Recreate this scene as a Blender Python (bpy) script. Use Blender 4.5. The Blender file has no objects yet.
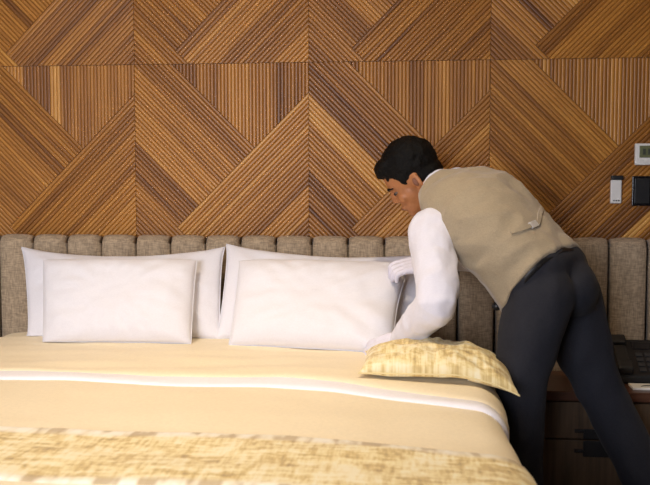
import bpy, bmesh, math, random
import numpy as np
from mathutils import Vector, Matrix, noise as mnoise

random.seed(7)
SC = bpy.context.scene
COL = SC.collection

# ------------------------------------------------------------------ camera
FPX, CAM_Y, CAM_Z = 900.0, -3.35, 1.15
PITCH = math.atan((242.5 - 183.0) / FPX)
YAW = math.atan(93.0 / FPX * math.cos(PITCH))
FW = np.array([-math.sin(YAW) * math.cos(PITCH), math.cos(YAW) * math.cos(PITCH), -math.sin(PITCH)])
RT = np.array([math.cos(YAW), math.sin(YAW), 0.0])
UP = np.cross(RT, FW)
CAMP = np.array([0.0, CAM_Y, CAM_Z])
cam_d = bpy.data.cameras.new('camera')
cam_d.sensor_width = 36.0
cam_d.lens = FPX * 36.0 / 650.0
cam = bpy.data.objects.new('camera', cam_d)
cam.matrix_world = Matrix(((RT[0], UP[0], -FW[0], CAMP[0]), (RT[1], UP[1], -FW[1], CAMP[1]),
                           (RT[2], UP[2], -FW[2], CAMP[2]), (0, 0, 0, 1)))
COL.objects.link(cam)
SC.camera = cam
cam_d.dof.use_dof = True
cam_d.dof.focus_distance = 2.95
cam_d.dof.aperture_fstop = 5.0


def P(x, y, Y):
    """point on the vertical plane at depth Y that the photo pixel (x, y) looks at"""
    r = FW + RT * (x - 325.0) / FPX + UP * (242.5 - y) / FPX
    return CAMP + r * ((Y - CAM_Y) / r[1])


def proj(p):
    v = np.array(p) - CAMP
    d = v @ FW
    return 325.0 + FPX * (v @ RT) / d, 242.5 - FPX * (v @ UP) / d


# ------------------------------------------------------------------ world, lights, exposure
world = bpy.data.worlds.new('world')
SC.world = world
world.use_nodes = True
world.node_tree.nodes['Background'].inputs[0].default_value = (0.75, 0.85, 1.0, 1)
world.node_tree.nodes['Background'].inputs[1].default_value = 1.0

SC.view_settings.view_transform = 'Standard'
SC.view_settings.look = 'None'
SC.view_settings.gamma = 1.0
SC.view_settings.use_curve_mapping = False
SC.view_settings.exposure = 0.0

ROOM = dict(x0=-3.07, x1=2.258, y0=-4.75, y1=0.014, z1=2.93)
WIN = dict(x0=-2.2, x1=-0.4, z0=0.80, z1=2.30)


def area_light(name, loc, rot, sx, sy, power, color):
    d = bpy.data.lights.new(name, 'AREA')
    d.shape = 'RECTANGLE'
    d.size, d.size_y = sx, sy
    d.energy = power
    d.color = color
    o = bpy.data.objects.new(name, d)
    o.location = loc
    o.rotation_euler = rot
    COL.objects.link(o)
    return o


# daylight that comes in through the window behind the camera
area_light('window_daylight', ((WIN['x0'] + WIN['x1']) / 2, ROOM['y0'] - 0.13, (WIN['z0'] + WIN['z1']) / 2),
           (math.radians(90), 0, 0), WIN['x1'] - WIN['x0'], WIN['z1'] - WIN['z0'], 150.0, (0.87, 0.89, 1.0))
DOWNLIGHT_POWER = 88.0
DOWNLIGHT_COLOR = (1.0, 0.80, 0.54)


# ------------------------------------------------------------------ materials
def new_mat(name):
    m = bpy.data.materials.new(name)
    m.use_nodes = True
    return m, m.node_tree.nodes, m.node_tree.links, m.node_tree.nodes['Principled BSDF']


def add_bump(nd, lk, b, height, strength, dist):
    bp = nd.new('ShaderNodeBump')
    bp.inputs['Strength'].default_value = strength
    bp.inputs['Distance'].default_value = dist
    lk.new(height, bp.inputs['Height'])
    lk.new(bp.outputs[0], b.inputs['Normal'])
    return bp


def noise_node(nd, lk, vec, scale, detail=2.0, rough=0.5, mapscale=None, rot=None):
    if mapscale is not None:
        mp = nd.new('ShaderNodeMapping')
        mp.inputs['Scale'].default_value = mapscale
        if rot:
            mp.inputs['Rotation'].default_value = rot
        lk.new(vec, mp.inputs['Vector'])
        vec = mp.outputs[0]
    n = nd.new('ShaderNodeTexNoise')
    n.inputs['Scale'].default_value = scale
    n.inputs['Detail'].default_value = detail
    n.inputs['Roughness'].default_value = rough
    lk.new(vec, n.inputs['Vector'])
    return n


def ramp(nd, lk, fac, stops):
    r = nd.new('ShaderNodeValToRGB')
    el = r.color_ramp.elements
    while len(el) < len(stops):
        el.new(0.5)
    for e, (p, c) in zip(el, stops):
        e.position = p
        e.color = (*c, 1)
    lk.new(fac, r.inputs[0])
    return r


def math_node(nd, lk, op, a, b):
    m = nd.new('ShaderNodeMath')
    m.operation = op
    for i, v in enumerate((a, b)):
        if isinstance(v, (int, float)):
            m.inputs[i].default_value = v
        else:
            lk.new(v, m.inputs[i])
    return m.outputs[0]


def geo_pos(nd):
    return nd.new('ShaderNodeNewGeometry').outputs['Position']


def simple(name, col, rough=0.5, nscale=40, var=0.12, bump=0.0, metallic=0.0, spec=0.5, coat=0.0, bdist=0.002):
    m, nd, lk, b = new_mat(name)
    n = noise_node(nd, lk, geo_pos(nd), nscale, 3)
    lo = tuple(max(0, c * (1 - var)) for c in col)
    hi = tuple(min(1, c * (1 + var)) for c in col)
    r = ramp(nd, lk, n.outputs[0], [(0.3, lo), (0.7, hi)])
    lk.new(r.outputs[0], b.inputs['Base Color'])
    b.inputs['Roughness'].default_value = rough
    b.inputs['Metallic'].default_value = metallic
    b.inputs['Specular IOR Level'].default_value = spec
    b.inputs['Coat Weight'].default_value = coat
    if bump:
        add_bump(nd, lk, b, n.outputs[0], bump, bdist)
    return m


def fabric(name, col, var=0.25, wscale=520.0, weave=0.25, rough=0.85, sheen=0.2, fold=0.0, fscale=9.0, fdist=0.02):
    """woven cloth: fine crossed threads in colour and relief, optional soft folds"""
    m, nd, lk, b = new_mat(name)
    pos = geo_pos(nd)
    a = noise_node(nd, lk, pos, wscale, 1, 0.5, (1, 1, 0.18))
    c = noise_node(nd, lk, pos, wscale, 1, 0.5, (0.18, 0.18, 1))
    mix = math_node(nd, lk, 'ADD', a.outputs[0], c.outputs[0])
    half = math_node(nd, lk, 'MULTIPLY', mix, 0.5)
    r = ramp(nd, lk, half, [(0.36, tuple(x * (1 - var) for x in col)), (0.64, tuple(min(1, x * (1 + var)) for x in col))])
    lk.new(r.outputs[0], b.inputs['Base Color'])
    b.inputs['Roughness'].default_value = rough
    b.inputs['Specular IOR Level'].default_value = 0.25
    b.inputs['Sheen Weight'].default_value = sheen
    b1 = add_bump(nd, lk, b, half, weave, 0.0015)
    if fold:
        fn = noise_node(nd, lk, pos, fscale, 2, 0.5)
        b2 = nd.new('ShaderNodeBump')
        b2.inputs['Strength'].default_value = fold
        b2.inputs['Distance'].default_value = fdist
        lk.new(fn.outputs[0], b2.inputs['Height'])
        lk.new(b2.outputs[0], b1.inputs['Normal'])
    return m


def wood_slat_mat():
    m, nd, lk, b = new_mat('oak_slat')
    at = nd.new('ShaderNodeAttribute')
    at.attribute_name = 'tone'
    uv = nd.new('ShaderNodeUVMap')
    uv.uv_map = 'UVMap'
    g1 = noise_node(nd, lk, uv.outputs[0], 1.0, 4, 0.6, (5.0, 140.0, 1.0))
    g2 = noise_node(nd, lk, uv.outputs[0], 1.0, 2, 0.5, (2.6, 12.0, 1.0))
    s = math_node(nd, lk, 'MULTIPLY', g1.outputs[0], 0.34)
    s2 = math_node(nd, lk, 'MULTIPLY', g2.outputs[0], 0.46)
    t = math_node(nd, lk, 'ADD', math_node(nd, lk, 'ADD', s, s2), math_node(nd, lk, 'SUBTRACT', at.outputs['Fac'], 0.40))
    r = ramp(nd, lk, t, [(0.10, (0.12, 0.036, 0.004)), (0.42, (0.335, 0.126, 0.013)), (0.66, (0.52, 0.220, 0.030)), (0.95, (0.70, 0.36, 0.080))])
    lk.new(r.outputs[0], b.inputs['Base Color'])
    b.inputs['Roughness'].default_value = 0.40
    b.inputs['Specular IOR Level'].default_value = 0.46
    add_bump(nd, lk, b, g1.outputs[0], 0.10, 0.001)
    return m


def wood_mat(name, c0, c1, c2, rough=0.4, axis=(1.2, 20, 20)):
    m, nd, lk, b = new_mat(name)
    n = noise_node(nd, lk, geo_pos(nd), 3.0, 5, 0.6, axis)
    r = ramp(nd, lk, n.outputs[0], [(0.3, c0), (0.5, c1), (0.72, c2)])
    lk.new(r.outputs[0], b.inputs['Base Color'])
    b.inputs['Roughness'].default_value = rough
    add_bump(nd, lk, b, n.outputs[0], 0.12, 0.002)
    return m


def gold_weave(name, strength=1.0):
    """jacquard: broken gold and taupe dashes over cream"""
    m, nd, lk, b = new_mat(name)
    tc = nd.new('ShaderNodeUVMap')
    tc.uv_map = 'UVMap'
    pos = tc.outputs[0]
    n1 = noise_node(nd, lk, pos, 1.0, 3, 0.65, (14, 46, 60))
    n2 = noise_node(nd, lk, pos, 1.0, 3, 0.65, (75, 13, 60))
    n3 = noise_node(nd, lk, pos, 9.0, 3, 0.6)
    s = math_node(nd, lk, 'ADD', math_node(nd, lk, 'MULTIPLY', n1.outputs[0], 0.40),
                  math_node(nd, lk, 'ADD', math_node(nd, lk, 'MULTIPLY', n2.outputs[0], 0.36),
                            math_node(nd, lk, 'MULTIPLY', n3.outputs[0], 0.24)))
    r = ramp(nd, lk, s, [(0.43, (0.90, 0.81, 0.56)), (0.49, (0.84, 0.70, 0.37)), (0.55, (0.66, 0.49, 0.20)), (0.62, (0.42, 0.29, 0.13))])
    # pale border near the long edges, crossed by taupe bars
    sep = nd.new('ShaderNodeSeparateXYZ')
    lk.new(pos, sep.inputs[0])
    edge = math_node(nd, lk, 'ABSOLUTE', sep.outputs[2], 0.0)
    at = nd.new('ShaderNodeAttribute')
    at.attribute_name = 'border'
    n4 = noise_node(nd, lk, pos, 1.0, 2, 0.6, (20, 5, 1))
    rb = ramp(nd, lk, n4.outputs[0], [(0.42, (0.92, 0.88, 0.78)), (0.50, (0.84, 0.76, 0.60)), (0.58, (0.52, 0.40, 0.25))])
    mx = nd.new('ShaderNodeMix')
    mx.data_type = 'RGBA'
    lk.new(at.outputs['Fac'], mx.inputs[0])
    lk.new(r.outputs[0], mx.inputs[6])
    lk.new(rb.outputs[0], mx.inputs[7])
    lk.new(mx.outputs[2], b.inputs['Base Color'])
    b.inputs['Roughness'].default_value = 0.6
    b.inputs['Sheen Weight'].default_value = 0.15
    add_bump(nd, lk, b, s, 0.5, 0.004)
    return m


M = {}
M['slat'] = wood_slat_mat()
M['slat_back'] = simple('slat_backing', (0.13, 0.052, 0.014), 0.6)
M['paint'] = simple('warm_white_paint', (0.72, 0.68, 0.62), 0.8, 60, 0.03)
M['ceil'] = simple('ceiling_paint', (0.78, 0.76, 0.72), 0.9, 60, 0.03)
M['floor'] = wood_mat('dark_floor', (0.035, 0.02, 0.011), (0.06, 0.035, 0.02), (0.09, 0.055, 0.03), 0.45, (10, 0.8, 10))
M['tweed'] = fabric('taupe_tweed', (0.41, 0.31, 0.205), 0.30, 230, 0.4, 0.95, 0.1)
M['tweed_dark'] = simple('headboard_backing', (0.03, 0.022, 0.016), 0.9)
M['cotton'] = fabric('white_cotton', (0.80, 0.785, 0.83), 0.03, 700, 0.06, 0.85, 0.15, 0.22, 14, 0.012)
M['sheet'] = fabric('white_sheet', (0.86, 0.84, 0.89), 0.03, 700, 0.06, 0.8, 0.15)
M['cream'] = fabric('cream_sateen', (0.88, 0.76, 0.54), 0.04, 600, 0.08, 0.55, 0.1, 0.12, 5, 0.02)
M['gold'] = gold_weave('gold_jacquard')
M['mattress'] = fabric('mattress_ticking', (0.75, 0.73, 0.70), 0.05, 300, 0.1)
M['base'] = fabric('bed_base_cloth', (0.16, 0.12, 0.085), 0.3, 260, 0.3)
M['darkwood'] = wood_mat('dark_walnut', (0.045, 0.026, 0.013), (0.080, 0.048, 0.025), (0.12, 0.072, 0.038), 0.42, (20, 20, 1.4))
M['topwood'] = wood_mat('red_brown_top', (0.05, 0.018, 0.009), (0.08, 0.030, 0.015), (0.11, 0.045, 0.024), 0.35, (1.4, 20, 20))
M['black'] = simple('black_plastic', (0.008, 0.008, 0.009), 0.4, 80, 0.2)
M['black_soft'] = simple('black_rubber', (0.012, 0.011, 0.011), 0.55, 80, 0.2)
M['glossblack'] = simple('black_glass', (0.006, 0.006, 0.009), 0.15, 10, 0.1)
M['white_plastic'] = simple('white_plastic', (0.80, 0.77, 0.72), 0.45, 50, 0.03)
M['lcd'] = simple('lcd_green', (0.16, 0.17, 0.085), 0.25, 30, 0.1)
M['lcd_ink'] = simple('lcd_segments', (0.05, 0.055, 0.035), 0.4)
M['grey_key'] = simple('grey_key', (0.03, 0.03, 0.031), 0.5)
M['paper'] = simple('note_paper', (0.82, 0.78, 0.70), 0.8, 60, 0.02)
M['ink'] = simple('black_ink', (0.01, 0.01, 0.01), 0.6)
M['chrome'] = simple('chrome', (0.75, 0.73, 0.70), 0.4, 40, 0.05, metallic=0.2)
M['skin'] = simple('skin', (0.40, 0.155, 0.055), 0.5, 60, 0.10, 0.06)
M['lip'] = simple('lip', (0.20, 0.072, 0.034), 0.6)  # lip colour, also the painted shade inside the ears
M['eyew'] = simple('eye_white', (0.16, 0.12, 0.10), 0.3)
M['hair'] = simple('black_hair', (0.0025, 0.002, 0.0018), 0.6, 240, 0.6, 0.6, spec=0.15, bdist=0.005)
M['shirt'] = fabric('white_shirt', (0.75, 0.74, 0.83), 0.03, 800, 0.05, 0.85, 0.15, 0.35, 22, 0.012)
M['glove'] = fabric('white_glove', (0.74, 0.71, 0.80), 0.04, 900, 0.06, 0.9, 0.1)
M['vest'] = fabric('taupe_vest', (0.37, 0.295, 0.195), 0.10, 700, 0.12, 0.8, 0.25, 0.5, 14, 0.012)
M['trouser'] = fabric('charcoal_trouser', (0.019, 0.0195, 0.026), 0.15, 700, 0.10, 0.85, 0.03, 0.35, 12, 0.02)
M['belt'] = simple('black_leather', (0.008, 0.007, 0.007), 0.45, 120, 0.2, 0.1)
M['frame_white'] = simple('white_window_frame', (0.75, 0.74, 0.72), 0.5)


def glass_mat():
    m, nd, lk, b = new_mat('window_glass')
    out = nd['Material Output']
    tr = nd.new('ShaderNodeBsdfTransparent')
    gl = nd.new('ShaderNodeBsdfGlossy')
    gl.inputs['Roughness'].default_value = 0.02
    fr = nd.new('ShaderNodeFresnel')
    mx = nd.new('ShaderNodeMixShader')
    lk.new(fr.outputs[0], mx.inputs[0])
    lk.new(tr.outputs[0], mx.inputs[1])
    lk.new(gl.outputs[0], mx.inputs[2])
    lk.new(mx.outputs[0], out.inputs[0])
    return m


def lamp_mat():
    m, nd, lk, b = new_mat('lit_diffuser')
    b.inputs['Emission Color'].default_value = (1, 0.82, 0.55, 1)
    b.inputs['Emission Strength'].default_value = 6.0
    return m


M['glass'] = glass_mat()
M['lamp'] = lamp_mat()


# ------------------------------------------------------------------ object helpers
def empty(name, loc):
    o = bpy.data.objects.new(name, None)
    o.location = loc
    o.empty_display_size = 0.1
    COL.objects.link(o)
    return o


def tag(o, label=None, cat=None, group=None, kind=None):
    if label:
        o['label'] = label
    if cat:
        o['category'] = cat
    if group:
        o['group'] = group
    if kind:
        o['kind'] = kind
    return o


def wloc(o):
    v = Vector((0, 0, 0))
    while o is not None:
        v = v + Vector(o.location)
        o = o.parent
    return v


def link(name, me, parent=None, mat=None, smooth=False):
    """mesh given in world coordinates; parents are never rotated"""
    o = bpy.data.objects.new(name, me)
    COL.objects.link(o)
    if mat is not None:
        me.materials.clear()
        me.materials.append(mat)
    if parent is not None:
        o.parent = parent
        o.location = -wloc(parent)
    if smooth:
        me.polygons.foreach_set('use_smooth', [True] * len(me.polygons))
    return o


def mesh_vf(name, v, f):
    me = bpy.data.meshes.new(name)
    me.from_pydata([tuple(map(float, p)) for p in v], [], [tuple(map(int, q)) for q in f])
    me.update()
    return me


def box(name, a, b, mat, parent=None, bev=0.004, seg=2):
    bm = bmesh.new()
    bmesh.ops.create_cube(bm, size=1.0)
    for v in bm.verts:
        v.co = Vector([(a[i] + b[i]) / 2 + v.co[i] * (b[i] - a[i]) for i in range(3)])
    if bev:
        bmesh.ops.bevel(bm, geom=list(bm.edges), offset=bev, segments=seg, affect='EDGES', profile=0.5)
    me = bpy.data.meshes.new(name)
    bm.to_mesh(me)
    bm.free()
    return link(name, me, parent, mat)


def set_origin(o, p):
    """move a parentless mesh object's origin to p without moving it"""
    o.data.transform(Matrix.Translation(-Vector(p)))
    o.location = p
    return o


# ------------------------------------------------------------------ room shell
R_ = ROOM
wall_back = box('wall_back', (R_['x0'], R_['y1'], 0), (R_['x1'], R_['y1'] + 0.12, R_['z1']), M['paint'], None, 0)
tag(wall_back, 'back wall clad in square panels of diagonal and upright oak slats', None, None, 'structure')
tag(box('floor', (R_['x0'], R_['y0'], -0.1), (R_['x1'], R_['y1'], 0), M['floor'], None, 0), 'dark wooden floor under the bed', None, None, 'structure')
tag(box('ceiling', (R_['x0'], R_['y0'], R_['z1']), (R_['x1'], R_['y1'] + 0.12, R_['z1'] + 0.1), M['ceil'], None, 0), 'plain white ceiling above the bed', None, None, 'structure')
tag(box('wall_left', (R_['x0'] - 0.1, R_['y0'], 0), (R_['x0'], R_['y1'], R_['z1']), M['paint'], None, 0), 'plain side wall left of the bed', None, None, 'structure')
tag(box('wall_right', (R_['x1'], R_['y0'], 0), (R_['x1'] + 0.1, R_['y1'], R_['z1']), M['paint'], None, 0), 'plain side wall right of the nightstand', None, None, 'structure')


def front_wall():
    bm = bmesh.new()
    y0, y1 = R_['y0'] - 0.1, R_['y0']

    def b(x0, x1, z0, z1):
        r = bmesh.ops.create_cube(bm, size=1.0)
        for v in r['verts']:
            v.co = Vector(((x0 + x1) / 2 + v.co.x * (x1 - x0), (y0 + y1) / 2 + v.co.y * (y1 - y0), (z0 + z1) / 2 + v.co.z * (z1 - z0)))
    b(R_['x0'], WIN['x0'], 0, R_['z1'])
    b(WIN['x1'], R_['x1'], 0, R_['z1'])
    b(WIN['x0'], WIN['x1'], 0, WIN['z0'])
    b(WIN['x0'], WIN['x1'], WIN['z1'], R_['z1'])
    me = bpy.data.meshes.new('wall_front')
    bm.to_mesh(me)
    bm.free()
    return tag(link('wall_front', me, None, M['paint']), 'window wall facing the bed', None, None, 'structure')


front_wall()
wf = empty('window_1', ((WIN['x0'] + WIN['x1']) / 2, R_['y0'] - 0.05, WIN['z0']))
tag(wf, 'wide window with white frame facing the bed', None, None, 'structure')
yw = R_['y0'] - 0.05
t_ = 0.05
box('window_frame', (WIN['x0'], yw - 0.03, WIN['z0']), (WIN['x1'], yw + 0.03, WIN['z0'] + t_), M['frame_white'], wf, 0.003)
box('window_frame', (WIN['x0'], yw - 0.03, WIN['z1'] - t_), (WIN['x1'], yw + 0.03, WIN['z1']), M['frame_white'], wf, 0.003)
xm = (WIN['x0'] + WIN['x1']) / 2
for xa in (WIN['x0'], xm - t_ / 2, WIN['x1'] - t_):
    box('window_frame', (xa, yw - 0.03, WIN['z0'] + t_), (xa + t_, yw + 0.03, WIN['z1'] - t_), M['frame_white'], wf, 0.003)
for xa, xb in ((WIN['x0'] + t_, xm - t_ / 2), (xm + t_ / 2, WIN['x1'] - t_)):
    box('pane', (xa, yw - 0.004, WIN['z0'] + t_), (xb, yw + 0.004, WIN['z1'] - t_), M['glass'], wf, 0)

# ------------------------------------------------------------------ slatted oak panels
PW = 0.6655
PX0, PZ0 = -1.0715, 1.597           # a panel's upper left corner seen in the photo
BACK_Y, SLAT_D = 0.005, 0.004       # backing face, slat height towards the room
CONVEX = {
    'V': [(.22, 0), (1, 0), (1, .165), (.6925, .4725)],
    'A1': [(0, 0), (.22, 0), (.6925, .4725), (.24, .925), (0, .685)],
    'A2': [(0, .685), (.315, 1), (0, 1)],
    'B': [(1, .165), (1, 1), (.315, 1), (.24, .925), (.6925, .4725)],
}


def line_clip(poly, q, d):
    """parameter interval of q + t d inside a convex polygon"""
    lo, hi = -9.0, 9.0
    n = len(poly)
    cx = sum(p[0] for p in poly) / n
    cy = sum(p[1] for p in poly) / n
    for i in range(n):
        a, b = poly[i], poly[(i + 1) % n]
        nx, ny = b[1] - a[1], -(b[0] - a[0])
        if nx * (cx - a[0]) + ny * (cy - a[1]) < 0:
            nx, ny = -nx, -ny
        s0 = nx * (q[0] - a[0]) + ny * (q[1] - a[1])
        s1 = nx * d[0] + ny * d[1]
        if abs(s1) < 1e-9:
            if s0 < -1e-6:
                return None
            continue
        t = -s0 / s1
        if s1 > 0:
            lo = max(lo, t)
        else:
            hi = min(hi, t)
    return (lo, hi) if hi > lo - 1e-7 else None


PROFILE = [(0.02, 0.0), (0.15, 0.80), (0.34, 1.0), (0.66, 1.0), (0.85, 0.80), (0.98, 0.0)]


def make_slats():
    """unit-panel slats: list of (verts (x,y down,h), faces, uvs)"""
    out = []
    rr = random.Random(3)
    r2 = math.sqrt(.5)
    spec = [('V', 39, .22, 1.0, lambda c: (c, 0.0), (0, 1)),
            ('A1', 32, -.22, .685, lambda c: (0.0, c), (r2, r2)),
            ('A2', 11, .685, 1.0, lambda c: (0.0, c), (r2, r2)),
            ('B', 29, 1.165, 2.0, lambda c: (c, 0.0), (-r2, r2))]
    for key, n, c0, c1, fq, d in spec:
        for i in range(n):
            rows = []
            for fr, h in PROFILE:
                c = c0 + (c1 - c0) * (i + fr) / n
                iv = line_clip(CONVEX[key], fq(c), d)
                if iv is None or iv[1] - iv[0] < 0.004:
                    rows.append(None)
                    continue
                q = fq(c)
                e = 0.0016
                rows.append((q, iv[0] + e, iv[1] - e, h, fr))
            rows = [r for r in rows if r]
            if len(rows) < 3:
                continue
            v, f, uv = [], [], []
            for q, t0, t1, h, fr in rows:
                for t in (t0, t1):
                    v.append((q[0] + d[0] * t, q[1] + d[1] * t, h))
                    uv.append((t, fr))
            k = len(rows)
            for j in range(k - 1):
                f.append((2 * j, 2 * j + 1, 2 * j + 3, 2 * j + 2))
            f.append(tuple(2 * j for j in range(k)))
            f.append(tuple(2 * j + 1 for j in reversed(range(k))))
            out.append((key, v, f, uv))
    return out


SLATS = make_slats()


def board_tones(seed):
    rr = random.Random(seed)
    tones, left, base, last = [], 0, 0.5, None
    for key, *_ in SLATS:
        if left <= 0 or key[0] != last:
            left = rr.choice((2, 3, 4, 6, 8))
            base = rr.gauss(0.47, 0.105)
        left -= 1
        last = key[0]
        tones.append(min(0.9, max(0.1, base + rr.gauss(0, 0.05))))
    return tones


def slat_mesh(items, name):
    vs, fs, us, ts = [], [], [], []
    for v, f, uv, tone, off in items:
        o = len(vs)
        vs += v
        fs += [tuple(i + o for i in q) for q in f]
        us += [(a * PW + off[0], b * 0.013 + off[1]) for a, b in uv]
        ts += [tone] * len(v)
    me = mesh_vf(name, vs, fs)
    at = me.attributes.new('tone', 'FLOAT', 'POINT')
    at.data.foreach_set('value', ts)
    ul = me.uv_layers.new(name='UVMap')
    li = np.empty(len(me.loops), dtype=np.int32)
    me.loops.foreach_get('vertex_index', li)
    ul.data.foreach_set('uv', np.array(us, dtype=np.float32)[li].ravel())
    me.materials.append(M['slat'])
    return me


cells = []
for row in range(-1, 3):
    for colm in range(-3, 5):
        x = PX0 + colm * PW
        zt = PZ0 + row * PW          # row -1: upper left z; stored top z below
        cells.append((row, colm, x, PZ0 + row * PW))
cand = []
panels = {}
for row, colm, x, zt in cells:
    if x + PW > R_['x1'] + 0.02 or x < R_['x0']:
        continue
    pn = empty('wall_panel', (x, BACK_Y, zt - PW))
    pn.parent = wall_back
    panels[(row, colm)] = pn
    box('backing_board', (x + .0005, BACK_Y, zt - PW + .0005), (x + PW - .0005, R_['y1'], zt - .0005), M['slat_back'], pn, 0)
    tones = board_tones(row * 31 + colm * 7 + 100)
    rr = random.Random(row * 17 + colm)
    for i, (key, v, f, uv) in enumerate(SLATS):
        w = [(x + a * PW, BACK_Y - h * SLAT_D, zt - b * PW) for a, b, h in v]
        p = np.array([proj(q) for q in w])
        pc = p.copy()
        pc[:, 0] = np.clip(pc[:, 0], 0, 650)
        pc[:, 1] = np.clip(pc[:, 1], 0, 236)
        m = (p[:, 0] > 0) & (p[:, 0] < 650) & (p[:, 1] > 0) & (p[:, 1] < 236)
        a_, b_ = pc[0], pc[1]
        vis = float(np.hypot(*(a_ - b_)))
        # clipped both ends to the frame box along the slat
        t = np.linspace(0, 1, 25)[:, None]
        q = p[len(v) // 2 // 2 * 2] * (1 - t) + p[len(v) // 2 // 2 * 2 + 1] * t
        ins = ((q[:, 0] > 0) & (q[:, 0] < 650) & (q[:, 1] > 0) & (q[:, 1] < 236)).mean()
        ln = float(np.hypot(*(p[len(v) // 2 // 2 * 2] - p[len(v) // 2 // 2 * 2 + 1]))) * ins
        cand.append((ln, row, colm, (w, f, uv, tones[i], (rr.uniform(0, 50), rr.uniform(0, 50)))))
cand.sort(key=lambda c: -c[0])
rest = {}
for k, (ln, row, colm, it) in enumerate(cand):
    if k < 300:
        link('slat', slat_mesh([it], 'slat'), panels[(row, colm)])
    else:
        rest.setdefault((row, colm), []).append(it)
for key, items in rest.items():
    o = link('slat_rows', slat_mesh(items, 'slat_rows'), panels[key])
    tag(o, None, None, None, 'stuff')

# ------------------------------------------------------------------ headboard
HB_TOP = float(P(309, 236, -0.07)[2])
hb_x0, hb_x1 = -2.85, 2.10
hb = empty('headboard', (-0.66, -0.02, 0.0))
tag(hb, 'long low taupe tweed headboard with upright padded channels along the wall', 'headboard')
box('headboard_frame', (hb_x0, -0.028, 0.05), (hb_x1, -0.001, HB_TOP - 0.02), M['tweed_dark'], hb, 0.003)
CH0 = float(P(310.8, 240, -0.09)[0])
CHW = float(P(383.5, 240, -0.09)[0] - P(238.4, 240, -0.09)[0]) / 4


def channel_mesh():
    w, z0, z1, dep, r = CHW - 0.0003, 0.06, HB_TOP, 0.066, 0.035
    nx, nz = 14, 10
    vs, fs = [], []
    zs = list(np.linspace(z0, z1 - r, 4)) + [z1 - r + r * math.sin(a) for a in np.linspace(0.2, math.pi / 2, 7)]
    for j, z in enumerate(zs):
        k = 1.0
        if z > z1 - r:
            k = math.sqrt(max(0, 1 - ((z - (z1 - r)) / r) ** 2))
        for i in range(nx + 1):
            u = -1 + 2 * i / nx
            bulge = (1 - abs(u) ** 3.2) ** 0.55
            y = -0.028 - (dep - 0.0) * (0.42 + 0.58 * bulge) * (0.35 + 0.65 * k) if 0 < i < nx else -0.028 - dep * 0.30 * k
            vs.append((u * w / 2, y, z - (0.010 * abs(u) ** 4 if z > z1 - r else 0)))
    n = nx + 1
    for j in range(len(zs) - 1):
        for i in range(nx):
            a = j * n + i
            fs.append((a, a + 1, a + n + 1, a + n))
    top = (len(zs) - 1) * n
    fs.append(tuple(range(top, top + n)))
    fs.append(tuple(reversed(range(n))))
    for j in range(len(zs) - 1):      # back
        a = j * n
        fs.append((a, a + n, a + n + nx, a + nx))
    return mesh_vf('channel_pad', vs, fs)


chm = channel_mesh()
chm.materials.append(M['tweed'])
chm.polygons.foreach_set('use_smooth', [True] * len(chm.polygons))
k = math.floor((hb_x0 - CH0) / CHW) + 1
while CH0 + (k + 1) * CHW < hb_x1:
    o = bpy.data.objects.new('channel_pad', chm)
    COL.objects.link(o)
    o.parent = hb
    o.location = Vector((CH0 + (k + 0.5) * CHW, 0, 0)) - wloc(hb)
    k += 1

# ------------------------------------------------------------------ bed
BED_CX, BED_HW, BED_TOP, BED_Y0, BED_Y1 = -0.655, 0.875, 0.598, -0.105, -2.12
bed = empty('bed', (BED_CX, -1.1, 0))
tag(bed, 'wide double bed with a pale mattress against the headboard', 'bed')
box('bed_base', (BED_CX - .82, BED_Y1 + .06, 0.08), (BED_CX + .82, BED_Y0, 0.34), M['base'], bed, 0.02, 3)
box('mattress', (BED_CX - .835, BED_Y1 + .05, 0.345), (BED_CX + .835, BED_Y0, 0.566), M['mattress'], bed, 0.05, 4)
for sx in (-.7, .7):
    for sy in (BED_Y1 + .2, BED_Y0 - .2):
        box('leg', (BED_CX + sx - .03, sy - .03, 0), (BED_CX + sx + .03, sy + .03, 0.085), M['darkwood'], bed, 0.004)


def cross(s, off=0.0, r=0.085):
    """walk from the middle of the bed over its shoulder and down the side: (x, z, normal)"""
    sg = 1 if s >= 0 else -1
    s = abs(s)
    hw, R = BED_HW + off, r + off
    flat = BED_HW - r
    if s <= flat:
        z = BED_TOP + off - 0.012 * (s / flat) ** 4
        return BED_CX + sg * s, z
    a = (s - flat) / r
    if a < math.pi / 2:
        return BED_CX + sg * (flat + R * math.sin(a)), BED_TOP + off - 0.012 - R * (1 - math.cos(a))
    d = s - flat - r * math.pi / 2
    return BED_CX + sg * (flat + R + 0.02 * d), BED_TOP - 0.012 - r - d


def nz(x, y, z=0.0, sc=1.0):
    return mnoise.noise(Vector((x * sc, y * sc, z * sc)))


SMAX = BED_HW - 0.085 + 0.085 * math.pi / 2 + 0.36


def smooth01(a, b, x):
    t = min(1, max(0, (x - a) / (b - a)))
    return t * t * (3 - 2 * t)


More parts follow.
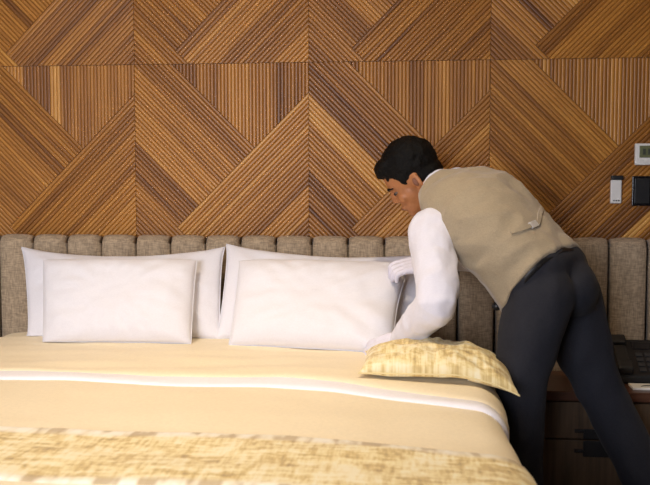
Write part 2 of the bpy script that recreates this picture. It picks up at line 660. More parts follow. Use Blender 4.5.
def duvet_mesh():
    nu, nv = 150, 110
    ys = list(np.linspace(BED_Y0 - 0.02, BED_Y1 + 0.06, 84)) + [None] * 26
    vs, fs = [], []
    for j in range(nv):
        for i in range(nu):
            s = -SMAX + 2 * SMAX * i / (nu - 1)
            x, z = cross(s)
            if ys[j] is not None:
                y, dz = ys[j], 0.0
            else:
                q = (j - 83) / 26 * (0.1 * math.pi / 2 + 0.3)
                if q < 0.1 * math.pi / 2:
                    a = q / 0.1
                    y, dz = BED_Y1 + 0.06 - 0.1 * math.sin(a), 0.1 * (1 - math.cos(a))
                else:
                    y, dz = BED_Y1 - 0.04, 0.1 + q - 0.1 * math.pi / 2
            z = max(0.17, z - dz)
            w = 0.006 * nz(x * 2.2, y * 3.5, 4.0) + 0.003 * nz(x * 7, y * 9, 1.0)
            if abs(s) > BED_HW - 0.09:
                x += min(1.0, (abs(s) - BED_HW + 0.09) / 0.06) * (0.012 * nz(y * 5, z * 2, 7.0) + 0.035 * smooth01(1.0, 1.85, -y)) * (1 if s > 0 else -1)
            vs.append((x, y, z + w))
    for j in range(nv - 1):
        for i in range(nu - 1):
            a = j * nu + i
            fs.append((a, a + nu, a + nu + 1, a + 1))
    return mesh_vf('duvet', vs, fs)


def solidify(o, t, off=-1.0):
    md = o.modifiers.new('thickness', 'SOLIDIFY')
    md.thickness = t
    md.offset = off


duvet = link('duvet', duvet_mesh(), None, M['cream'], True)
solidify(duvet, 0.02, -1)
set_origin(duvet, (BED_CX, -1.1, 0.2))
tag(duvet, 'cream duvet spread smoothly over the bed and turned back below the pillows', 'duvet')


def smooth01(a, b, x):
    t = min(1, max(0, (x - a) / (b - a)))
    return t * t * (3 - 2 * t)


def band_mesh(name, yfar, ynear, o_max, smax, pw=6, nu=150, nv=22, waves=1.0, border=None):
    """cloth band across the bed: rounded long edges that come down onto the layer below"""
    vs, fs, us, bd = [], [], [], []
    for j in range(nv):
        t = 0.5 - 0.5 * math.cos(math.pi * j / (nv - 1))
        o = o_max * (max(0, 1 - abs(2 * t - 1) ** pw)) ** 0.5 - 0.002
        for i in range(nu):
            s = -smax + 2 * smax * i / (nu - 1)
            x, z = cross(s, o)
            ya, yb = yfar(x, s), ynear(x, s)
            y = ya + (yb - ya) * t
            y += 0.006 * waves * nz(x * 3, t, 5.0)
            up = 0.006 * nz(x * 2.2, y * 3.5, 4.0) + 0.003 * nz(x * 7, y * 9, 1.0)
            if abs(s) > BED_HW - 0.09:
                x += min(1.0, (abs(s) - BED_HW + 0.09) / 0.06) * (0.012 * nz(y * 5, z * 2, 7.0) + 0.035 * smooth01(1.0, 1.85, -y)) * (1 if s > 0 else -1)
            up += 0.35 * o * waves * nz(x * 2.5, y * 14, 9.0)
            vs.append((x, y, z + up))
            us.append((s, y))
            bd.append(0.0 if border is None else border(t))
    for j in range(nv - 1):
        for i in range(nu - 1):
            a = j * nu + i
            fs.append((a, a + nu, a + nu + 1, a + 1))
    me = mesh_vf(name, vs, fs)
    ul = me.uv_layers.new(name='UVMap')
    li = np.empty(len(me.loops), dtype=np.int32)
    me.loops.foreach_get('vertex_index', li)
    ul.data.foreach_set('uv', np.array(us, dtype=np.float32)[li].ravel())
    at = me.attributes.new('border', 'FLOAT', 'POINT')
    at.data.foreach_set('value', bd)
    return me


skew = lambda x, a: -a * smooth01(-0.45, 0.25, x)
sheet = link('top_sheet', band_mesh('top_sheet', lambda x, s: -0.80 + skew(x, .10), lambda x, s: -0.968 + 0.03 * max(0, -x - .7) + skew(x, .16), 0.013, SMAX - 0.24, 8), None, M['sheet'], True)
solidify(sheet, 0.004)
set_origin(sheet, (BED_CX, -0.95, BED_TOP))
tag(sheet, 'white top sheet showing as a narrow strip along the turned back duvet', 'sheet')
fold = link('turned_back_fold', band_mesh('fold', lambda x, s: -0.20, lambda x, s: -0.906 + 0.03 * max(0, -x - .7) + skew(x, .170), 0.022, SMAX - 0.22, 24, nv=40), duvet, M['cream'], True)
solidify(fold, 0.006)
runner = link('bed_runner', band_mesh('runner', lambda x, s: -1.430 + skew(x, .07), lambda x, s: -1.778 + skew(x, .05), 0.010, SMAX - 0.05, 10, nv=30, border=lambda t: 0.9 * max(1 - smooth01(.12, .17, t), smooth01(.90, .97, t))), None, M['gold'], True)
solidify(runner, 0.004)
set_origin(runner, (BED_CX, -1.67, BED_TOP))
tag(runner, 'gold and cream jacquard runner laid across the duvet', 'bed runner')


# ------------------------------------------------------------------ pillows
def pillow(name, w, h, t, center, ax, ay, mat, seed, nu=56, nv=40, conc=0.035, p=3.0, q=0.5, wr=0.006, deform=None, sag=0.0, ears=0.0, low=1.0):
    ax = np.array(ax, float)
    ax /= np.linalg.norm(ax)
    ay = np.array(ay, float)
    ay -= ax * (ay @ ax)
    ay /= np.linalg.norm(ay)
    az = np.cross(ax, ay)
    us = np.sin(np.linspace(-math.pi / 2, math.pi / 2, nu))
    us = 0.55 * us + 0.45 * np.linspace(-1, 1, nu)
    vv = np.sin(np.linspace(-math.pi / 2, math.pi / 2, nv))
    vv = 0.55 * vv + 0.45 * np.linspace(-1, 1, nv)
    vs, fs, uv = [], [], []
    idx = {}
    for side in (1, -1):
        for j, v in enumerate(vv):
            for i, u in enumerate(us):
                edge = i in (0, nu - 1) or j in (0, nv - 1)
                if edge and side == -1:
                    idx[(side, i, j)] = idx[(1, i, j)]
                    continue
                prof = ((1 - abs(u) ** p) * (1 - abs(v) ** p)) ** q if not edge else 0.0
                x = w / 2 * u * (1 - conc * (1 - v * v) + ears * abs(v) ** 6)
                y = h / 2 * v * (1 - conc * 1.6 * (1 - u * u) + ears * abs(u) ** 6)
                z = side * t / 2 * prof
                nn = mnoise.noise(Vector((u * 2.6 + seed, v * 2.2, side * 1.7)))
                n2 = mnoise.noise(Vector((u * 6 + seed, v * 6, side * 3.1 + 5)))
                rim = 1 - (1 - abs(u) ** 2) * (1 - abs(v) ** 2)
                rad = math.sin(math.atan2(v * h, u * w) * 16 + 3 * nn) * rim * (1 - rim) * 4
                z += side * (wr * nn * prof + wr * 0.5 * n2 * prof + wr * 0.28 * rad * (prof ** .5))
                if side < 0:
                    z *= low
                y -= sag * (1 - u * u) * max(0, v)
                pt = np.array(center) + ax * x + ay * y + az * z
                if deform:
                    pt = deform(pt, u, v)
                idx[(side, i, j)] = len(vs)
                vs.append(pt)
                uv.append((x, y))
    for side in (1, -1):
        for j in range(nv - 1):
            for i in range(nu - 1):
                a = [idx[(side, i, j)], idx[(side, i + 1, j)], idx[(side, i + 1, j + 1)], idx[(side, i, j + 1)]]
                fs.append(a if side == 1 else a[::-1])
    me = mesh_vf(name, vs, fs)
    ul = me.uv_layers.new(name='UVMap')
    li = np.empty(len(me.loops), dtype=np.int32)
    me.loops.foreach_get('vertex_index', li)
    ul.data.foreach_set('uv', np.array(uv, dtype=np.float32)[li].ravel())
    o = link(name, me, None, mat, True)
    set_origin(o, tuple(np.mean(np.array(vs), axis=0)))
    return o, idx, vs


def seam(parent, idx, vs, nu, nv, mat, r=0.0022):
    """piped edge running round a pillow"""
    loop = [(i, 0) for i in range(nu)] + [(nu - 1, j) for j in range(1, nv)] + [(i, nv - 1) for i in range(nu - 2, -1, -1)] + [(0, j) for j in range(nv - 2, 0, -1)]
    pts = [np.array(vs[idx[(1, i, j)]]) for i, j in loop]
    v, f = [], []
    n = len(pts)
    for k2, pt in enumerate(pts):
        d = pts[(k2 + 1) % n] - pts[k2 - 1]
        d /= np.linalg.norm(d) + 1e-9
        a = np.cross(d, (0.31, 0.2, 0.93))
        a /= np.linalg.norm(a) + 1e-9
        b = np.cross(d, a)
        for m_ in range(5):
            an = 2 * math.pi * m_ / 5
            v.append(pt + r * (a * math.cos(an) + b * math.sin(an)))
    for k2 in range(n):
        for m_ in range(5):
            f.append((k2 * 5 + m_, k2 * 5 + (m_ + 1) % 5, ((k2 + 1) % n) * 5 + (m_ + 1) % 5, ((k2 + 1) % n) * 5 + m_))
    me = mesh_vf('piping', v, f)
    return link('piping', me, parent, mat, True)


def leaning(name, corners, t, mat, seed, lean_back, label, **kw):
    """pillow from its four photo corners (tl, tr, br, bl) as (px, py, depth)"""
    tl, tr, br, bl = [P(*c) for c in corners]
    c = (tl + tr + br + bl) / 4
    ax = (tr + br - tl - bl) / 2
    ay = (tl + tr - bl - br) / 2
    w, h = np.linalg.norm(ax), np.linalg.norm(ay)

    ayo = ay - ax * (ay @ ax) / (ax @ ax)
    ayo = ayo / np.linalg.norm(ayo)

    def df(pt, u, v):
        a, b = (u + 1) / 2, (v + 1) / 2
        tgt = bl * (1 - a) * (1 - b) + br * a * (1 - b) + tr * a * b + tl * (1 - a) * b
        base = c + ax * u / 2 + ayo * h * v / 2
        pt = pt + (tgt - base)
        if pt[2] < BED_TOP + 0.024:
            pt = np.array([pt[0], pt[1], BED_TOP + 0.024 - 0.006 * (1 - math.exp(-(BED_TOP + 0.024 - pt[2]) / 0.006))])
        if kw.get('extra'):
            pt = kw['extra'](pt, u, v)
        return pt
    k2 = {a: b for a, b in kw.items() if a != 'extra'}
    o, idx, vs = pillow(name, w, h, t, c, ax, ay, mat, seed, deform=df, **k2)
    tag(o, label, 'pillow', 'white bed pillows leaning on the headboard')
    seam(o, idx, vs, 56, 40, mat)
    return o


leaning('bed_pillow', [(23, 248, -.150), (223, 248, -.150), (220, 339, -.34), (29, 339, -.34)], .12, M['cotton'], 1.3, 0,
        'larger white pillow against the headboard behind the left front pillow', sag=0.035, ears=0.02, conc=0.015, wr=0.012)
leaning('bed_pillow', [(228, 245, -.150), (431, 254, -.150), (428, 342, -.34), (217, 338, -.34)], .12, M['cotton'], 5.1, 0,
        'larger white pillow against the headboard behind the pillow being straightened', sag=0.030, ears=0.02, conc=0.015, wr=0.012)
leaning('bed_pillow', [(43, 260, -.27), (197, 260, -.27), (191, 344, -.45), (43, 345, -.45)], .13, M['cotton'], 9.7, 0,
        'smaller plain white pillow at the front on the left of the bed', conc=0.012, p=4.0, wr=0.009)


def tuck(pt, u, v):
    # the right end is drawn in where the gloved hands hold it
    k3 = smooth01(.55, 1, u) * (1 - v * v)
    pt = pt + np.array([-0.015 * k3, 0.008 * math.sin(9 * v + 2 * u) * smooth01(.35, 1, u), 0])
    return pt


leaning('bed_pillow', [(239, 261, -.27), (411, 264, -.27), (394, 354, -.55), (229, 345, -.465)], .13, M['cotton'], 14.2, 0,
        'smaller white pillow being straightened by the gloved hands', conc=0.012, p=4.0, wr=0.009, extra=tuck)


def droop(pt, u, v):
    e = pt[0] - 0.10
    if e > 0:
        pt = pt + np.array([0, 0, -1.1 * e * e - 0.10 * e])
    lo = BED_TOP + 0.024
    x = pt[0]
    if x < 0.14 and pt[2] < lo:
        pt = np.array([pt[0], pt[1], lo])
    return pt


cu, cidx, cvs = pillow('lumbar_cushion', .42, .27, .110, (0.060, -0.795, 0.637), (1, -0.015, 0.0), (0.05, 1, 0.03), M['gold'], 21.0,
                       deform=droop, conc=0.02, p=3.2, q=0.42, wr=0.014, ears=0.030, low=0.35)
at = cu.data.attributes.new('border', 'FLOAT', 'POINT')
tag(cu, 'gold and cream jacquard lumbar cushion lying at the right edge of the bed', 'cushion')
seam(cu, cidx, cvs, 56, 40, M['gold'])

# ------------------------------------------------------------------ nightstand and things on it
NX0, NX1, NY, NZ = 0.372, 1.02, -0.42, 0.480
ns = empty('nightstand', ((NX0 + NX1) / 2, -0.26, 0))
tag(ns, 'dark wooden nightstand with two drawers beside the bed', 'nightstand')
box('body', (NX0, NY + .02, 0.04), (NX1, -0.10, NZ - .032), M['darkwood'], ns, 0.003)
box('top', (NX0 - .004, NY - .004, NZ - .031), (NX1 + .004, -0.10, NZ), M['topwood'], ns, 0.003)
box('plinth', (NX0 + .03, NY + .05, 0), (NX1 - .03, -0.12, 0.04), M['black_soft'], ns, 0.002)
for z0, z1, hz in ((0.326, NZ - .036, 0.352), (0.05, 0.320, 0.287)):
    d = box('drawer', (NX0 + .003, NY, z0), (NX1 - .003, NY + .0195, z1), M['darkwood'], ns, 0.002)
    hx = P(590, 438, NY)[0]
    zl, zh = (0.3265, 0.358) if z0 > .2 else (0.268, 0.3195)
    box('pull_plate', (hx - .022, NY - .008, zl), (hx + .10, NY - .0005, zh), M['black'], d, 0.002)
    box('pull_tab', (hx - .050, NY - .012, hz - .005), (hx - .020, NY - .002, hz + .005), M['black'], d, 0.002)


def wedge(name, x0, x1, y0, y1, z0, zf, zb, mat, parent, bev=0.006):
    bm = bmesh.new()
    v = [bm.verts.new(p) for p in ((x0, y0, z0), (x1, y0, z0), (x1, y1, z0), (x0, y1, z0), (x0, y0, zf), (x1, y0, zf), (x1, y1, zb), (x0, y1, zb))]
    for f in ((3, 2, 1, 0), (4, 5, 6, 7), (0, 1, 5, 4), (1, 2, 6, 5), (2, 3, 7, 6), (3, 0, 4, 7)):
        bm.faces.new([v[i] for i in f])
    bmesh.ops.bevel(bm, geom=list(bm.edges), offset=bev, segments=2, affect='EDGES', profile=0.5)
    me = bpy.data.meshes.new(name)
    bm.to_mesh(me)
    bm.free()
    return link(name, me, parent, mat)


ph_x = P(614, 350, -.25)[0]
ph = empty('desk_telephone', (ph_x + .10, -.22, NZ))
tag(ph, 'black desk telephone with handset standing on the nightstand', 'telephone')
wedge('body', ph_x + .002, ph_x + .21, -.30, -.135, NZ + .001, NZ + .03, NZ + .125, M['black'], ph)
slope = lambda y: NZ + .03 + (y + .30) / .165 * .095


def on_slope(name, x0, x1, y0, y1, h, mat, parent, bev=0.002):
    bm = bmesh.new()
    pts = []
    for zo in (0.0, h):
        for x, y in ((x0, y0), (x1, y0), (x1, y1), (x0, y1)):
            pts.append(bm.verts.new((x, y - zo * .5, slope(y) + zo * .87 - .001)))
    for f in ((3, 2, 1, 0), (4, 5, 6, 7), (0, 1, 5, 4), (1, 2, 6, 5), (2, 3, 7, 6), (3, 0, 4, 7)):
        bm.faces.new([pts[i] for i in f])
    if bev:
        bmesh.ops.bevel(bm, geom=list(bm.edges), offset=bev, segments=2, affect='EDGES', profile=0.5)
    me = bpy.data.meshes.new(name)
    bm.to_mesh(me)
    bm.free()
    return link(name, me, parent, mat)


hs = on_slope('handset', ph_x + .008, ph_x + .052, -.292, -.142, .018, M['black_soft'], ph, 0.006)
on_slope('earpiece', ph_x + .004, ph_x + .056, -.180, -.140, .030, M['black_soft'], hs, 0.008)
on_slope('mouthpiece', ph_x + .004, ph_x + .056, -.296, -.256, .030, M['black_soft'], hs, 0.008)
for r in range(4):
    for c in range(3):
        on_slope('key', ph_x + .080 + c * .030, ph_x + .102 + c * .030, -.282 + r * .022, -.267 + r * .022, .005, M['grey_key'], ph, 0.0012)
on_slope('label_plate', ph_x + .076, ph_x + .196, -.182, -.150, .003, M['glossblack'], ph, 0.001)

npx = P(630, 382, -.34)[0]
pad = empty('notepad', (npx + .06, -.345, NZ))
tag(pad, 'small white notepad with a black mark lying beside the telephone', 'notepad')
box('paper_block', (npx, -.385, NZ + .0005), (npx + .11, -.315, NZ + .008), M['paper'], pad, 0.001)
# the black brush-like mark printed on the paper
mk = []
for i in range(9):
    a = i / 8
    x = npx + .030 + .055 * a
    y = -.362 + .022 * a + .004 * math.sin(a * 6)
    wd = .0035 + .004 * math.sin(a * math.pi)
    mk += [(x, y - wd, NZ + .0086), (x, y + wd, NZ + .0086)]
link('printed_mark', mesh_vf('printed_mark', mk, [(2 * i, 2 * i + 2, 2 * i + 3, 2 * i + 1) for i in range(8)]), pad, M['ink'])

# ------------------------------------------------------------------ fittings on the wall
WY = BACK_Y - SLAT_D * .95 - .001


def wall_rect(px0, py0, px1, py1):
    a, b = P(px0, py0, WY - .01), P(px1, py1, WY - .01)
    return a[0], b[0], b[2], a[2]


x0, x1, z0, z1 = wall_rect(635, 143.5, 664, 165)
th = empty('thermostat', ((x0 + x1) / 2, WY, z0))
tag(th, 'white wall thermostat with a dim green display', 'thermostat')
box('housing', (x0, WY - .018, z0), (x1, WY, z1), M['white_plastic'], th, 0.004, 3)
sc = box('display', (x0 + .014, WY - .0195, z0 + .026), (x1 - .012, WY - .017, z1 - .008), M['lcd'], th, 0.001)
for i in range(3):
    box('segment', (x0 + .026 + i * .018, WY - .0202, z0 + .037), (x0 + .036 + i * .018, WY - .0194, z1 - .019), M['lcd_ink'], sc, 0)
for i in range(4):
    box('button', (x0 + .014 + i * .020, WY - .0200, z0 + .009), (x0 + .029 + i * .020, WY - .017, z0 + .019), M['white_plastic'], th, 0.001)

x0, x1, z0, z1 = wall_rect(610.5, 175.5, 622, 203.5)
rc = empty('remote_control', ((x0 + x1) / 2, WY, z0))
tag(rc, 'slim white remote control in a black wall holder', 'remote control')
xs = 0.004
rb = box('housing', (x0, WY - .020, z0), (x1 - xs, WY - .004, z1 - .016), M['white_plastic'], rc, 0.004, 3)
box('holder', (x0 + .002, WY - .024, z1 - .0155), (x1, WY, z1), M['black'], rc, 0.002)
for i in range(3):
    box('button', (x0 + .009 + i * .0085, WY - .0212, z0 + .008), (x0 + .0145 + i * .0085, WY - .0195, z0 + .013), M['grey_key'], rc, 0.0008)

x0, x1, z0, z1 = wall_rect(632.5, 176, 668, 206)
sp = empty('switch_plate', ((x0 + x1) / 2, WY, z0))
tag(sp, 'black glass switch plate beside the white remote control', 'switch')
box('plate', (x0, WY - .010, z0), (x1, WY, z1), M['glossblack'], sp, 0.003, 2)
for i in range(2):
    xa = x0 + .008 + i * (x1 - x0 - .012) / 2
    box('rocker', (xa, WY - .0135, z0 + .008), (xa + (x1 - x0) / 2 - .010, WY - .0095, z1 - .008), M['black'], sp, 0.002)


# ------------------------------------------------------------------ ceiling downlights
def ring_mesh(name, c, r0, r1, h, n=28):
    v, f = [], []
    for i in range(n):
        a = 2 * math.pi * i / n
        for r, dz in ((r0, 0), (r1, 0), (r1, -h), (r0, -h)):
            v.append((c[0] + r * math.cos(a), c[1] + r * math.sin(a), c[2] + dz))
    for i in range(n):
        for k3 in range(4):
            f.append((i * 4 + k3, i * 4 + (k3 + 1) % 4, ((i + 1) % n) * 4 + (k3 + 1) % 4, ((i + 1) % n) * 4 + k3))
    return mesh_vf(name, v, f)


for dx, dy, wh in ((-1.05, -1.2, 'left'), (-0.10, -1.2, 'right')):
    c = (dx, dy, R_['z1'])
    dl = empty('ceiling_downlight', c)
    tag(dl, 'round warm ceiling downlight above the %s half of the bed' % wh, 'ceiling light', 'downlights over the bed')
    link('trim_ring', ring_mesh('trim_ring', c, .055, .075, .008), dl, M['frame_white'])
    n = 24
    link('diffuser', mesh_vf('diffuser', [(dx + .055 * math.cos(2 * math.pi * i / n), dy + .055 * math.sin(2 * math.pi * i / n), R_['z1'] - .004) for i in range(n)], [tuple(reversed(range(n)))]), dl, M['lamp'])
    ld = bpy.data.lights.new('downlight_beam', 'SPOT')
    ld.energy = DOWNLIGHT_POWER
    ld.color = DOWNLIGHT_COLOR
    ld.spot_size = math.radians(76)
    ld.spot_blend = 0.9
    ld.shadow_soft_size = 0.055
    lo_ = bpy.data.objects.new('downlight_beam', ld)
    lo_.parent = dl
    lo_.location = (0, 0, -0.03)
    COL.objects.link(lo_)


# ------------------------------------------------------------------ the person
def ell(c, axes, radii, n=24, m=16):
    A = np.array(axes, float)
    v, f = [], []
    for j in range(1, m):
        ph_ = math.pi * j / m
        for i in range(n):
            th_ = 2 * math.pi * i / n
            q = np.array([math.sin(ph_) * math.cos(th_) * radii[0], math.sin(ph_) * math.sin(th_) * radii[1], math.cos(ph_) * radii[2]])
            v.append(np.array(c) + q @ A)
    for j in range(m - 2):
        for i in range(n):
            a, b = j * n + i, j * n + (i + 1) % n
            f.append((a, a + n, b + n, b))
    t, bt = len(v), len(v) + 1
    v.append(np.array(c) + np.array([0, 0, radii[2]]) @ A)
    v.append(np.array(c) - np.array([0, 0, radii[2]]) @ A)
    for i in range(n):
        f.append((t, i, (i + 1) % n))
        f.append((bt, (m - 2) * n + (i + 1) % n, (m - 2) * n + i))
    return v, f


EYE3 = np.eye(3)


def catmull(pts, sub):
    pts = [np.array(p, float) for p in pts]
    if len(pts) == 2:
        return [pts[0] + (pts[1] - pts[0]) * i / sub for i in range(sub + 1)]
    q = [2 * pts[0] - pts[1]] + pts + [2 * pts[-1] - pts[-2]]
    out = []
    for i in range(1, len(q) - 2):
        p0, p1, p2, p3 = q[i - 1:i + 3]
        for s in range(sub):
            t = s / sub
            out.append(.5 * (2 * p1 + (p2 - p0) * t + (2 * p0 - 5 * p1 + 4 * p2 - p3) * t * t + (3 * p1 - p0 - 3 * p2 + p3) * t ** 3))
    out.append(pts[-1])
    return out


def tube(pts, rads, n=18, sub=6, caps=True):
    """round tapered limb along a smooth path; returns closed pieces"""
    path = catmull([np.append(np.array(p, float), r) for p, r in zip(pts, rads)], sub)
    ps = [q[:3] for q in path]
    rs = [q[3] for q in path]
    v, f = [], []
    ref = None
    for i, p in enumerate(ps):
        d = ps[min(i + 1, len(ps) - 1)] - ps[max(i - 1, 0)]
        d = d / (np.linalg.norm(d) + 1e-12)
        if ref is None:
            ref = np.cross(d, (0.3, 0.9, 0.2))
        ref = ref - d * (ref @ d)
        ref /= np.linalg.norm(ref)
        b = np.cross(d, ref)
        for k3 in range(n):
            a = 2 * math.pi * k3 / n
            v.append(p + rs[i] * (ref * math.cos(a) + b * math.sin(a)))
    for i in range(len(ps) - 1):
        for k3 in range(n):
            f.append((i * n + k3, i * n + (k3 + 1) % n, (i + 1) * n + (k3 + 1) % n, (i + 1) * n + k3))
    f.append(tuple(reversed(range(n))))
    f.append(tuple(range((len(ps) - 1) * n, len(ps) * n)))
    out = [(v, f)]
    if caps:
        out.append(ell(ps[0], EYE3, (rs[0],) * 3, 16, 10))
        out.append(ell(ps[-1], EYE3, (rs[-1],) * 3, 16, 10))
    return out


def loft(secs, n=36, sub=5, pw=2.4):
    """secs: (center, lateral unit, depth unit, a, b_front, b_back)"""
    flat = [np.concatenate([s[0], s[1], s[2], [s[3], s[4], s[5]]]) for s in secs]
    path = catmull(flat, sub)
    v, f = [], []
    for q in path:
        c, l, d, a, bf, bb = q[:3], q[3:6], q[6:9], q[9], q[10], q[11]
        l = l / np.linalg.norm(l)
        d = d / np.linalg.norm(d)
        for k3 in range(n):
            an = 2 * math.pi * k3 / n
            ca, sa = math.cos(an), math.sin(an)
            x = math.copysign(abs(ca) ** (2 / pw), ca) * a
            y = math.copysign(abs(sa) ** (2 / pw), sa) * (bf if sa > 0 else bb)
            v.append(c + l * x + d * y)
    m = len(path)
    for i in range(m - 1):
        for k3 in range(n):
            f.append((i * n + k3, i * n + (k3 + 1) % n, (i + 1) * n + (k3 + 1) % n, (i + 1) * n + k3))
    f.append(tuple(reversed(range(n))))
    f.append(tuple(range((m - 1) * n, m * n)))
    return v, f


def remeshed(name, pieces, voxel, smooth, parent, mat, disp=None):
    vs, fs = [], []
    for v, f in pieces:
        o = len(vs)
        vs += list(v)
        fs += [tuple(i + o for i in q) for q in f]
    me = mesh_vf(name + '_src', vs, fs)
    bm = bmesh.new()
    bm.from_mesh(me)
    bmesh.ops.recalc_face_normals(bm, faces=bm.faces)
    bm.to_mesh(me)
    bm.free()
    tmp = bpy.data.objects.new(name + '_src', me)
    COL.objects.link(tmp)
    rm = tmp.modifiers.new('r', 'REMESH')
    rm.mode = 'VOXEL'
    rm.voxel_size = voxel
    if smooth:
        sm = tmp.modifiers.new('s', 'SMOOTH')
        sm.factor = 0.5
        sm.iterations = smooth
    dg = bpy.context.evaluated_depsgraph_get()
    out = bpy.data.meshes.new_from_object(tmp.evaluated_get(dg))
    bpy.data.objects.remove(tmp)
    bpy.data.meshes.remove(me)
    if disp:
        co = np.empty(len(out.vertices) * 3)
        no = np.empty(len(out.vertices) * 3)
        out.vertices.foreach_get('co', co)
        out.vertices.foreach_get('normal', no)
        co, no = co.reshape(-1, 3), no.reshape(-1, 3)
        dd = np.array([disp(p) for p in co])
        out.vertices.foreach_set('co', (co + no * dd[:, None]).ravel())
        out.update()
    out.name = name
    return link(name, out, parent, mat, True)


def ell_mesh(name, *a):
    return mesh_vf(name, *ell(*a))


def unit(v):
    v = np.array(v, float)
    return v / np.linalg.norm(v)


person = empty('person', (0.55, -0.62, 0))
tag(person, 'person in a taupe waistcoat, white shirt and gloves bending to straighten a pillow', 'person')

# joints
SHL, SHR = P(432, 230, -.60), P(456, 186, -.28)
ELL_, WRL = P(437, 301, -.77), P(404, 340, -.635)
ELR, WRR = np.array([.22, -.34, .93]), P(432, 262, -.375)
HPL, HPR = P(540, 296, -.70), P(565, 292, -.54)
KNL, ANL = P(521, 398, -.745), P(521, 545, -.72)
KNR, ANR = P(599, 385, -.545), P(664, 525, -.535)
ANL[2] = ANR[2] = 0.085
lat_s = unit(SHL - SHR)
lat_h = unit((-.22, -.95, -.22))
S = [P(549, 285, -.625), P(537, 271, -.62), P(508, 243, -.585), P(480, 216, -.53), P(455, 198, -.465), P(438, 188, -.425)]
u_sp = unit(S[4] - S[1])


def sec(c, kk, a, bf, bb):
    l = unit(lat_h * (1 - kk) + lat_s * kk)
    l = unit(l - u_sp * (l @ u_sp))
    d = unit(np.cross(u_sp, l))       # belly side
    if d[2] > 0:
        d = -d
    return (c, l, d, a, bf, bb)


# head frame: forward, left, up
h_f = unit((-.80, .10, -.58))
h_u = unit((-.585, .0, .81))
h_u = unit(h_u - h_f * (h_u @ h_f))
h_l = np.cross(h_u, h_f)
HC = P(408.5, 171, -.385)
HS = 1.0


def H(f_, l_, u_):
    return HC + HS * (h_f * f_ + h_l * l_ + h_u * u_)


HAX = np.array([h_f, h_l, h_u])
NECK_B = S[5]
head = [ell(H(-.004, 0, 0), HAX, (.092, .073, .092)),
        ell(H(.030, 0, -.055), HAX, (.054, .060, .070)),
        ell(H(.040, 0, -.098), HAX, (.040, .046, .034)),
        ell(H(.064, 0, -.118), HAX, (.017, .022, .016)),
        ell(H(.078, 0, -.090), HAX, (.013, .024, .013)),
        ell(H(.070, 0, -.014), HAX, (.019, .050, .013)),
        ell(H(.055, .036, -.062), HAX, (.024, .022, .022)), ell(H(.055, -.036, -.062), HAX, (.024, .022, .022)),
        ] + tube([H(.082, 0, -.022), H(.092, 0, -.054)], [.008, .0115], 12, 3) + \
    [ell(H(.086, .010, -.058), HAX, (.010, .008, .008)), ell(H(.086, -.010, -.058), HAX, (.010, .008, .008))]
for sg in (1, -1):
    head += [ell(H(-.010, sg * .073, -.044), np.array([unit(h_f + .5 * h_l * -sg), unit(h_l * sg + .5 * h_f), h_u]), (.017, .0065, .028))]
body_parts = head + tube([H(-.03, 0, -.06), NECK_B, S[4]], [.054, .056, .07])
body_parts += [loft([sec(S[1], 0, .13, .10, .10), sec(S[2], .4, .14, .10, .10), sec(S[3], .8, .16, .10, .10), sec(S[4], 1, .13, .07, .07)])]
body_parts += tube([SHL, ELL_, WRL], [.044, .036, .027]) + tube([SHR, ELR, WRR], [.044, .036, .027])
body_parts += tube([HPL, KNL, ANL], [.064, .046, .034]) + tube([HPR, KNR, ANR], [.064, .046, .034])
body_parts += tube([HPL, S[0], HPR], [.065, .075, .065])


# hands (kept a little slimmer than the gloves over them)
def hand(W, d, n, sgn, size, curl, thumb, fat):
    d = unit(d)
    n = unit(np.array(n) - d * (np.array(n) @ d))
    s = np.cross(n, d) * sgn          # towards the thumb side
    out = []
    pl = .088 * size
    for o in (-.027, -.009, .009, .027):
        out += tube([W + s * o * .6 * size, W + d * pl * .55 + s * o * size, W + d * pl + s * o * size], [.015 * size + fat, .0155 * size + fat, .0125 * size + fat], 12, 3)
    for o, ln, in ((.030, .070), (.0105, .078), (-.0095, .073), (-.029, .058)):
        p = W + d * pl + s * o * size
        a = 0.15
        pts, rr_ = [p - d * .012], [.0105 * size + fat]
        dirn = d * math.cos(a) - n * math.sin(a) + s * o * 3.0
        for i, seg in enumerate((.44, .31, .25)):
            p = p + unit(dirn) * ln * seg * size
            pts.append(p)
            rr_.append((.0098, .0090, .0078)[i] * size + fat)
            a += curl * (1.0, .8, .6)[i]
            dirn = d * math.cos(a) - n * math.sin(a) + s * o * 2.0
        out += tube(pts, rr_, 12, 4)
    b0 = W + d * .022 * size + s * .026 * size - n * .006
    t1 = b0 + unit(d * .75 + s * .85 - n * thumb) * .040 * size
    t2 = t1 + unit(d * .95 + s * .35 - n * thumb * 1.4) * .032 * size
    out += tube([b0, t1, t2], [.014 * size + fat, .0115 * size + fat, .0095 * size + fat], 12, 4)
    return out


dL = P(362, 352, -.575) - WRL
dR = P(396, 268, -.40) - WRR
handL = lambda fat: hand(WRL + unit(dL) * .012, dL, (0.05, -.75, .66), 1, .92, .22, .45, fat)
handR = lambda fat: hand(WRR + unit(dR) * .012, dR, (-.25, -.55, .8), -1, .92, .75, .5, fat)
body_parts += handL(-.0022) + handR(-.0022)
body = remeshed('body', body_parts, 0.0042, 5, person, M['skin'])


def hair_disp(p):
    return 0.004 * mnoise.noise(Vector(p) * 45.0) + 0.002 * mnoise.noise(Vector(p) * 120.0)


